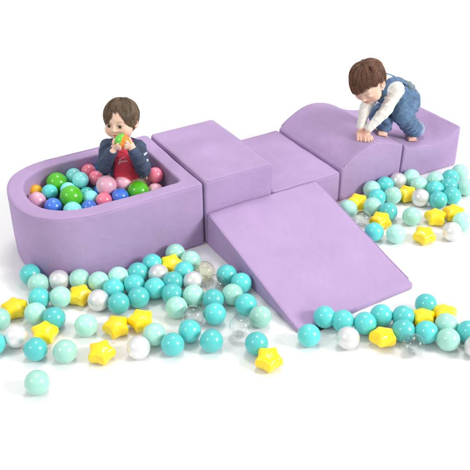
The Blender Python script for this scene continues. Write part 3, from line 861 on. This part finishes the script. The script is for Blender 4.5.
# red shirt, jacket, trousers
f = Field().add(Cap(D(126, 155, -.012), D(127, 174, -.018), .069, .076), .01).add(Cap(sh[0] + RG * .02, sh[1] - RG * .02, .033, .033), .04)
f.add(Cap(D(124.5, 149, -.012), D(124.5, 153, -.012), .043, .050), .02)
V, Fc = f.mesh(.003, None, 1); V = fold_normal(V, Fc, .0032, 62, 1.0)
tee = kids(V, Fc, 'shirt', RED, kid)
f = Field().add(Cap(D(126, 156, -.022), D(129, 190, -.03), .080, .092), .01).add(Cap(sh[0], sh[1], .034, .034), .05)
for s_ in (0, 1):
    w2 = wr[s_] + unit(el[s_] - wr[s_]) * .006
    f.chain([sh[s_], el[s_], w2], [.038, .037, .026], .025)
body_only = Field().add(Cap(D(126, 152, -.022), D(129, 195, -.03), .074, .086), .01).add(Cap(D(124.5, 140, -.01), D(124.5, 152, -.01), .046, .050), .01)
opn = Field()
g0 = D(122.3, 148, .07); g1 = D(125.5, 186, .085)
def opening(P):                              # the gap between the jacket's two fronts
    q = P - g0; x = q @ RG - (q @ ZZ) * -.02; z = q @ ZZ; y = q @ TW
    wdt = .030 + .030 * np.clip(-z / .15, 0, 1)
    return np.maximum(np.maximum(np.abs(x + .002) - wdt, -y - .085), y - .12)
torso_cut = Fn(opening, g0 - .25, g0 + .2)
sl = Field()                                 # sleeves stay whole in front of the gap
for s_ in (0, 1): sl.chain([sh[s_] + (el[s_] - sh[s_]) * .12, el[s_], wr[s_] + unit(el[s_] - wr[s_]) * .006], [.038, .037, .026], .025)
collar = Field().chain([D(113.5, 145.5, .050), D(111.8, 142.5, .015), D(116, 139.5, -.030), D(124.5, 138.8, -.052), D(132, 141, -.030), D(135.8, 145, .015), D(134.5, 148, .048)], [.009, .012, .014, .014, .014, .012, .009], .004)
fT = Field(); fT.ops = f.ops[:2]
def jacket(P):
    d = fT.eval(P); d = -smin(-d, opening(P), .006)
    d = np.maximum(d, -(Cap(D(124.5, 138, -.012), D(124.5, 149, -.012), .047, .050)(P)))
    return smin(smin(d, sl.eval(P), .012), collar.eval(P), .012)
lo = np.min([D(100, 190, .14), D(150, 190, .14), D(100, 190, -.15), D(150, 190, -.15)], 0) - .06; hi = np.max([D(95, 138, .1), D(150, 138, .1), D(95, 138, -.15), D(150, 138, -.15)], 0) + .06
V, Fc = Field().add(Fn(jacket, lo, hi), 0).mesh(.003, None, 1); V = fold_normal(V, Fc, .0046, 48, .3)
jk = kids(V, Fc, 'jacket', NAVY, kid)
for s_ in (0, 1):
    c0 = wr[s_] + unit(el[s_] - wr[s_]) * .010; c1 = wr[s_] + unit(el[s_] - wr[s_]) * .024
    V, Fc = Field().add(Cyl(c0, c1, .0265, .029), 0).mesh(.002); V = fold_normal(V, Fc, .001, 150, s_)
    kids(V, Fc, 'cuff', NAVY, jk)
f = Field().add(Cap(hip[0], hip[1], .066, .066), .01).add(Cap(D(120, 185, .018), D(134, 185.5, .018), .054, .054), .02)
for s_ in (0, 1): f.chain([hip[s_], kn[s_], an[s_]], [.062, .050, .038], .03)
V, Fc = f.mesh(.0035, None, 1); V = fold_normal(V, Fc, .003, 55, 2.0); kids(V, Fc, 'trousers', KHAKI, kid)
# white script on the shirt: handwriting laid on the cloth
scr = [[(-14, -3), (-12, 3), (-8, 10), (-7, 11), (-8, 5), (-10, -3), (-13, -8), (-16, -9), (-15, -5), (-10, -1), (-6, 0), (-5, 3), (-6, -1), (-5, -3), (-3, 1), (-1, 3), (0, 0), (0, -3), (2, 0), (4, 3), (5, 0), (6, -3), (9, 0), (11, 4), (11, 0), (12, -3), (16, 0)], [(10, 8), (11, 9)], [(-3, 10), (2, 13), (8, 12)]]
sc0 = D(121.6, 165.5, .1)
mb = MB()
shf = Field(); shf.add(Cap(D(126, 155, -.012), D(127, 182, -.022), .069, .079), .01)
for stroke in scr:
    pts = []
    for x, y in spline(stroke, 4) if len(stroke) > 2 else stroke:
        q = sc0 + RG * (x * .00150) + ZZ * (y * .00150 + x * .0003)
        for _ in range(14): q = q - TW * (shf.eval(q[None])[0] - .0034) * .9
        pts.append(q)
    mb.tube(pts, .0011, 5)
mb.build('lettering', WHITEP, kid).parent = tee
# badge on the sleeve
for k_, rr_ in ((.72, (.013, .006, .012)), (.44, (.010, .006, .009))):
    c_ = el[1] + (sh[1] - el[1]) * k_; n_ = unit(RG * .80 + TW * .55)
    V, Fc = Field().add(Box(c_ + n_ * .0335, (rr_[0], .0045, rr_[2]), .004, np.stack([unit(np.cross(n_, ZZ)), n_, np.cross(unit(np.cross(n_, ZZ)), n_)])), 0).mesh(.0016)
    kids(V, Fc, 'sleeve_badge', BADGE, jk)
# the two-coloured ball
tb = mat('green_and_orange_plastic', (.1, .6, .05), .25, Coat_Weight=.4)
nt = tb.node_tree; tc = nt.nodes.new('ShaderNodeTexCoord'); sx = nt.nodes.new('ShaderNodeSeparateXYZ'); gt = nt.nodes.new('ShaderNodeMath'); gt.operation = 'GREATER_THAN'
gt.inputs[1].default_value = .004; mx = nt.nodes.new('ShaderNodeMix'); mx.data_type = 'RGBA'
mx.inputs[6].default_value = (.12, .55, .045, 1); mx.inputs[7].default_value = (.86, .24, .015, 1)
nt.links.new(tc.outputs['Object'], sx.inputs[0]); nt.links.new(sx.outputs['X'], gt.inputs[0]); nt.links.new(gt.outputs[0], mx.inputs[0]); nt.links.new(mx.outputs[2], nt.nodes['Principled BSDF'].inputs['Base Color'])
me = ball_mesh(BR, 'toy_ball', tb, False, 5)
for v in me.vertices:                        # the orange half is drawn out to a blunt tip
    if v.co.x > 0: t = v.co.x / BR; v.co.x *= 1.42; v.co.y *= 1 - .18 * t; v.co.z *= 1 - .18 * t
o = bpy.data.objects.new('toy_ball', me); COL.objects.link(o)
xa = unit(RG * .86 - ZZ * .25 + TW * .20); za = unit(np.cross(xa, TW)); ya = np.cross(za, xa)
mm = Matrix(((xa[0], ya[0], za[0], bc[0]), (xa[1], ya[1], za[1], bc[1]), (xa[2], ya[2], za[2], bc[2]), (0, 0, 0, 1))); o.matrix_world = mm
tag(o, 'green and orange ball held to the seated child\'s mouth', 'ball')

# ---------------- the toddler climbing over the hump
E_ = on_v
hc2 = E_(367.8, 82.6, .13)
h2 = Head(hc2, frame((-.68, -.40, -.61), (-.56, -.10, .82)), 1.05)
kid2 = empty('person', (1.33, .14, top_z(1.33)))
tag(kid2, 'barefoot toddler in denim dungarees and cream top, bending over the foam hump', 'person')
def on_top(px, py, dz=0.0):                  # where a sight line meets the hump or the dipped block
    best = None
    for v in np.linspace(-.02, .5, 400):
        q = E_(px, py, v)
        if q[2] - top_z(q[0]) - dz <= 0: return q
    return q
pel = E_(405.5, 100, .15); hipn = E_(407.5, 104, .105); hipf = E_(401, 102, .195)
knn = E_(402, 114, .07); knf = E_(378, 115, .215)
ft_n = on_top(412.5, 139.0, .012); ft_f = on_top(383.0, 133.8, .012)
ann = ft_n + np.array((.030, .030, .045)); anf = ft_f + np.array((.030, .028, .040))
che = E_(392, 91, .145); upc = E_(386, 86, .14)
shn = E_(396, 90, .085); shf_ = E_(376, 91, .195)
hn = on_top(366.8, 135.5, .014); hf = on_top(360.2, 134.5, .014)
wrn = hn + np.array((.012, .004, .036)); wrf = hf + np.array((.008, .010, .036))
eln = .5 * (shn + wrn) + np.array((.018, -.012, -.002)); elf = .5 * (shf_ + wrf) + np.array((-.004, .020, .004))
print('KID2 hip', pel, 'knee', knn, knf, 'foot', ft_n, ft_f, 'hands', hn, hf, 'shoulder', shn, shf_, 'head', hc2)
body = Field()
body.chain([pel, che, upc], [.066, .062, .052], .02)
body.add(Cap(shn, shf_, .027, .027), .03)
body.add(Cap(upc, hc2 + (-h2.R[2]) * .050 - h2.R[1] * .015, .036, .034), .02)
for a, b, c, w_ in ((shn, eln, wrn, hn), (shf_, elf, wrf, hf)):
    body.chain([a, b, c], [.026, .022, .016], .02)
for a, b, c in ((hipn, knn, ann), (hipf, knf, anf)):
    body.chain([a, b, c], [.048, .036, .023], .02)
h2.build(body)
def flat_hand(fld, wrist, pos, fdir, side):
    """palm down on the foam, fingers along fdir; side = direction of the thumb"""
    fdir = unit(fdir); side = unit(np.asarray(side) - fdir * (np.asarray(side) @ fdir))
    pos = pos.copy(); pos[2] = top_z(pos[0]) + .013
    R = np.stack([fdir, side, unit(np.cross(fdir, side))])
    fld.add(Ell(pos, (.024, .022, .0115), R), .010); fld.add(Cap(wrist, pos - fdir * .012, .0155, .014), .014)
    for i, ln in enumerate((.030, .036, .034, .026)):
        b = pos + fdir * (.017 - .003 * abs(i - 1.3)) + side * (.0165 - .011 * i) + np.array((0, 0, .001))
        pts = [b]
        for t in (.4, .75, 1.0):
            q = b + unit(fdir + side * (.16 - .11 * i)) * ln * t; q[2] = top_z(q[0]) + .0065 + (.006 if t == .4 else 0); pts.append(q)
        fld.chain(pts, [.0070, .0066, .0060, .0052], .004)
    b = pos + side * .016 - fdir * .006
    pts = [b]
    for t in (.5, 1): q = b + unit(side * .8 + fdir * .75) * .028 * t; q[2] = top_z(q[0]) + .0075; pts.append(q)
    fld.chain(pts, [.0080, .0072, .0060], .006)
flat_hand(body, wrn, hn, (-.30, -.95, 0), (-.95, .3, 0))
flat_hand(body, wrf, hf, (-.38, -.92, 0), (.92, -.38, 0))
def foot(fld, ank, toe, d):
    d = unit(d); sd = np.array((-d[1], d[0], 0))
    def Z(q, h): q = np.array(q); q[2] = top_z(q[0]) + h; return q
    heel = Z(toe - d * .085, .020); ball_ = Z(toe - d * .012, .0135)
    fld.add(Cap(ank, heel + np.array((0, 0, .01)), .023, .021), .015).add(Cap(heel, ball_, .020, .0135), .015)
    fld.add(Cap(Z(toe - d * .010 - sd * .016, .011), Z(toe - d * .014 + sd * .016, .011), .011, .011), .012)
    for i in range(5):
        s_ = -.020 + .0100 * i; r_ = .0078 - .0007 * i
        q0 = Z(toe - d * .008 + sd * s_, r_ + .002); q1 = Z(toe + d * (.014 - .0018 * i) + sd * s_ * 1.1, r_)
        fld.add(Cap(q0, q1, r_, r_ * .95), .003)
foot(body, ann, ft_n, (-.45, -.89, 0)); foot(body, anf, ft_f, (-.55, -.83, 0))
V, Fc = body.mesh(.0024, None, 1)
C = np.tile(SK, (len(V), 1)); h2.paint(V, C, (.13, .06, .035), True)
for q in (hn, hf, ft_n, ft_f):
    g_ = np.exp(-(np.linalg.norm(V - q, axis=1) / .04) ** 2)[:, None] * .30; C = C * (1 - g_) + BLUSH * g_
kids(V, Fc, 'body', SKIN, kid2, C)
def line2(ph):
    ph = np.asarray(ph, float)
    return np.interp(ph, [-3.2, -2.3, -2.05, -1.85, -1.45, -1.15, -.85, -.5, -.1, .3, .7, 1.05, 1.35, 1.75, 2.2, 3.2],
                         [-.062, -.058, -.030, .012, .026, .036, .056, .056, .046, .028, .012, -.004, .004, -.030, -.055, -.062])
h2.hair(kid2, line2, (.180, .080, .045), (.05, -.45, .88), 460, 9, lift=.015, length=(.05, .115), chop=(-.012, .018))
# cream top
f = Field().chain([pel, che, upc], [.068, .067, .059], .02).add(Cap(shn, shf_, .037, .037), .035)
f.add(Cap(upc, upc + (hc2 - upc) * .25, .045, .042), .02)
for a, b, c in ((shn, eln, wrn), (shf_, elf, wrf)): f.chain([a, b, c + (b - c) * .02], [.039, .033, .0235], .025)
V, Fc = f.mesh(.003, None, 1); V = fold_normal(V, Fc, .0042, 66, .8); top = kids(V, Fc, 'shirt', SHIRT, kid2)
# dungarees: trousers, bib and back, straps
f = Field().add(Cap(pel, pel + (che - pel) * .62, .078, .077), .01)
f.chain([hipn, knn, ann + np.array((0, 0, -.008))], [.066, .057, .047], .03)
f.chain([hipf, knf, anf + np.array((0, 0, -.006))], [.064, .053, .044], .03)
V, Fc = f.mesh(.003, None, 1); V = fold_normal(V, Fc, .0068, 54, 1.7); dg = kids(V, Fc, 'dungarees', DENIM, kid2)
ax_t = unit(upc - pel); fr_t = unit(np.array((-.3, 0, -1)) - ax_t * (np.array((-.3, 0, -1)) @ ax_t)); sd_t = np.cross(ax_t, fr_t)
if sd_t[1] > 0: sd_t = -sd_t                 # towards the viewer
torso = Field().chain([pel, che, upc], [.070, .069, .060], .02).add(Cap(shn, shf_, .037, .037), .035)
def hug(q, off):                             # slide a point on to the torso
    q = np.array(q, float)
    for _ in range(25):
        e = 1e-3; d = torso.eval(q[None])[0]; g = np.array([torso.eval((q + e * np.eye(3)[i])[None])[0] - d for i in range(3)]) / e
        q = q - g * (d - off) / max(g @ g, .3) * .8
    return q
def band(name, path, w, th, material):
    pts = np.array([hug(p, .0070) for p in spline(path, 7)])
    for _ in range(6): pts[1:-1] = .25 * pts[:-2] + .5 * pts[1:-1] + .25 * pts[2:]

    f = Field()
    nr = np.array([unit([torso.eval((a + 1e-3 * np.eye(3)[i])[None])[0] - torso.eval(a[None])[0] for i in range(3)]) for a in pts])
    for _ in range(8): nr[1:-1] = .25 * nr[:-2] + .5 * nr[1:-1] + .25 * nr[2:]
    for a, b, g in zip(pts[:-1], pts[1:], nr):
        t = unit(b - a)
        s_ = unit(np.cross(t, g)); f.add(Box((a + b) / 2, (np.linalg.norm(b - a) / 2 + .004, w, th), .002, np.stack([t, s_, np.cross(t, s_)])), .004)
    V, Fc = f.mesh(.0022, None, 1); return kids(V, Fc, name, material, kid2)
for sg in (1, -1):
    o_ = sd_t * sg * .040
    b0 = pel + (che - pel) * .55 - fr_t * .075 + o_ * .7; b1 = upc + o_ - fr_t * .060; b2 = upc + ax_t * .050 + o_ * .95; b3 = upc + o_ * 1.0 + fr_t * .060; b4 = che + fr_t * .07 + o_ * .9
    band('strap', [b0, b1, b2, b3, b4], .013, .004, DENIM)
bib = [che + fr_t * .07 - ax_t * .03, upc + fr_t * .055 + ax_t * .008]
band('bib', bib, .045, .005, DENIM)
bk = pel + (che - pel) * .62 - fr_t * .070
V, Fc = Field().add(Cap(bk - sd_t * .045, bk + sd_t * .045, .020, .018), .01).add(Cap(bk + sd_t * .03, bk + sd_t * .03 - ax_t * .04, .019, .02), .01).mesh(.0026); V = fold_normal(V, Fc, .003, 70, .2)
kids(V, Fc, 'back_fold', mat('grey_blue_denim', (.17, .22, .25), .85, (30, .3, 4), (700, .4, .001)), dg)
for c, kq in ((ann, knn),):
    t = unit(kq - c); e0 = c + np.array((0, 0, .012))
    V, Fc = Field().add(Cyl(e0 - t * .058, e0 - t * .034, .0445, .0465), .0).mesh(.0025); V = fold_normal(V, Fc, .002, 90, .6)
    kids(V, Fc, 'cuff', DENIM_IN, dg)
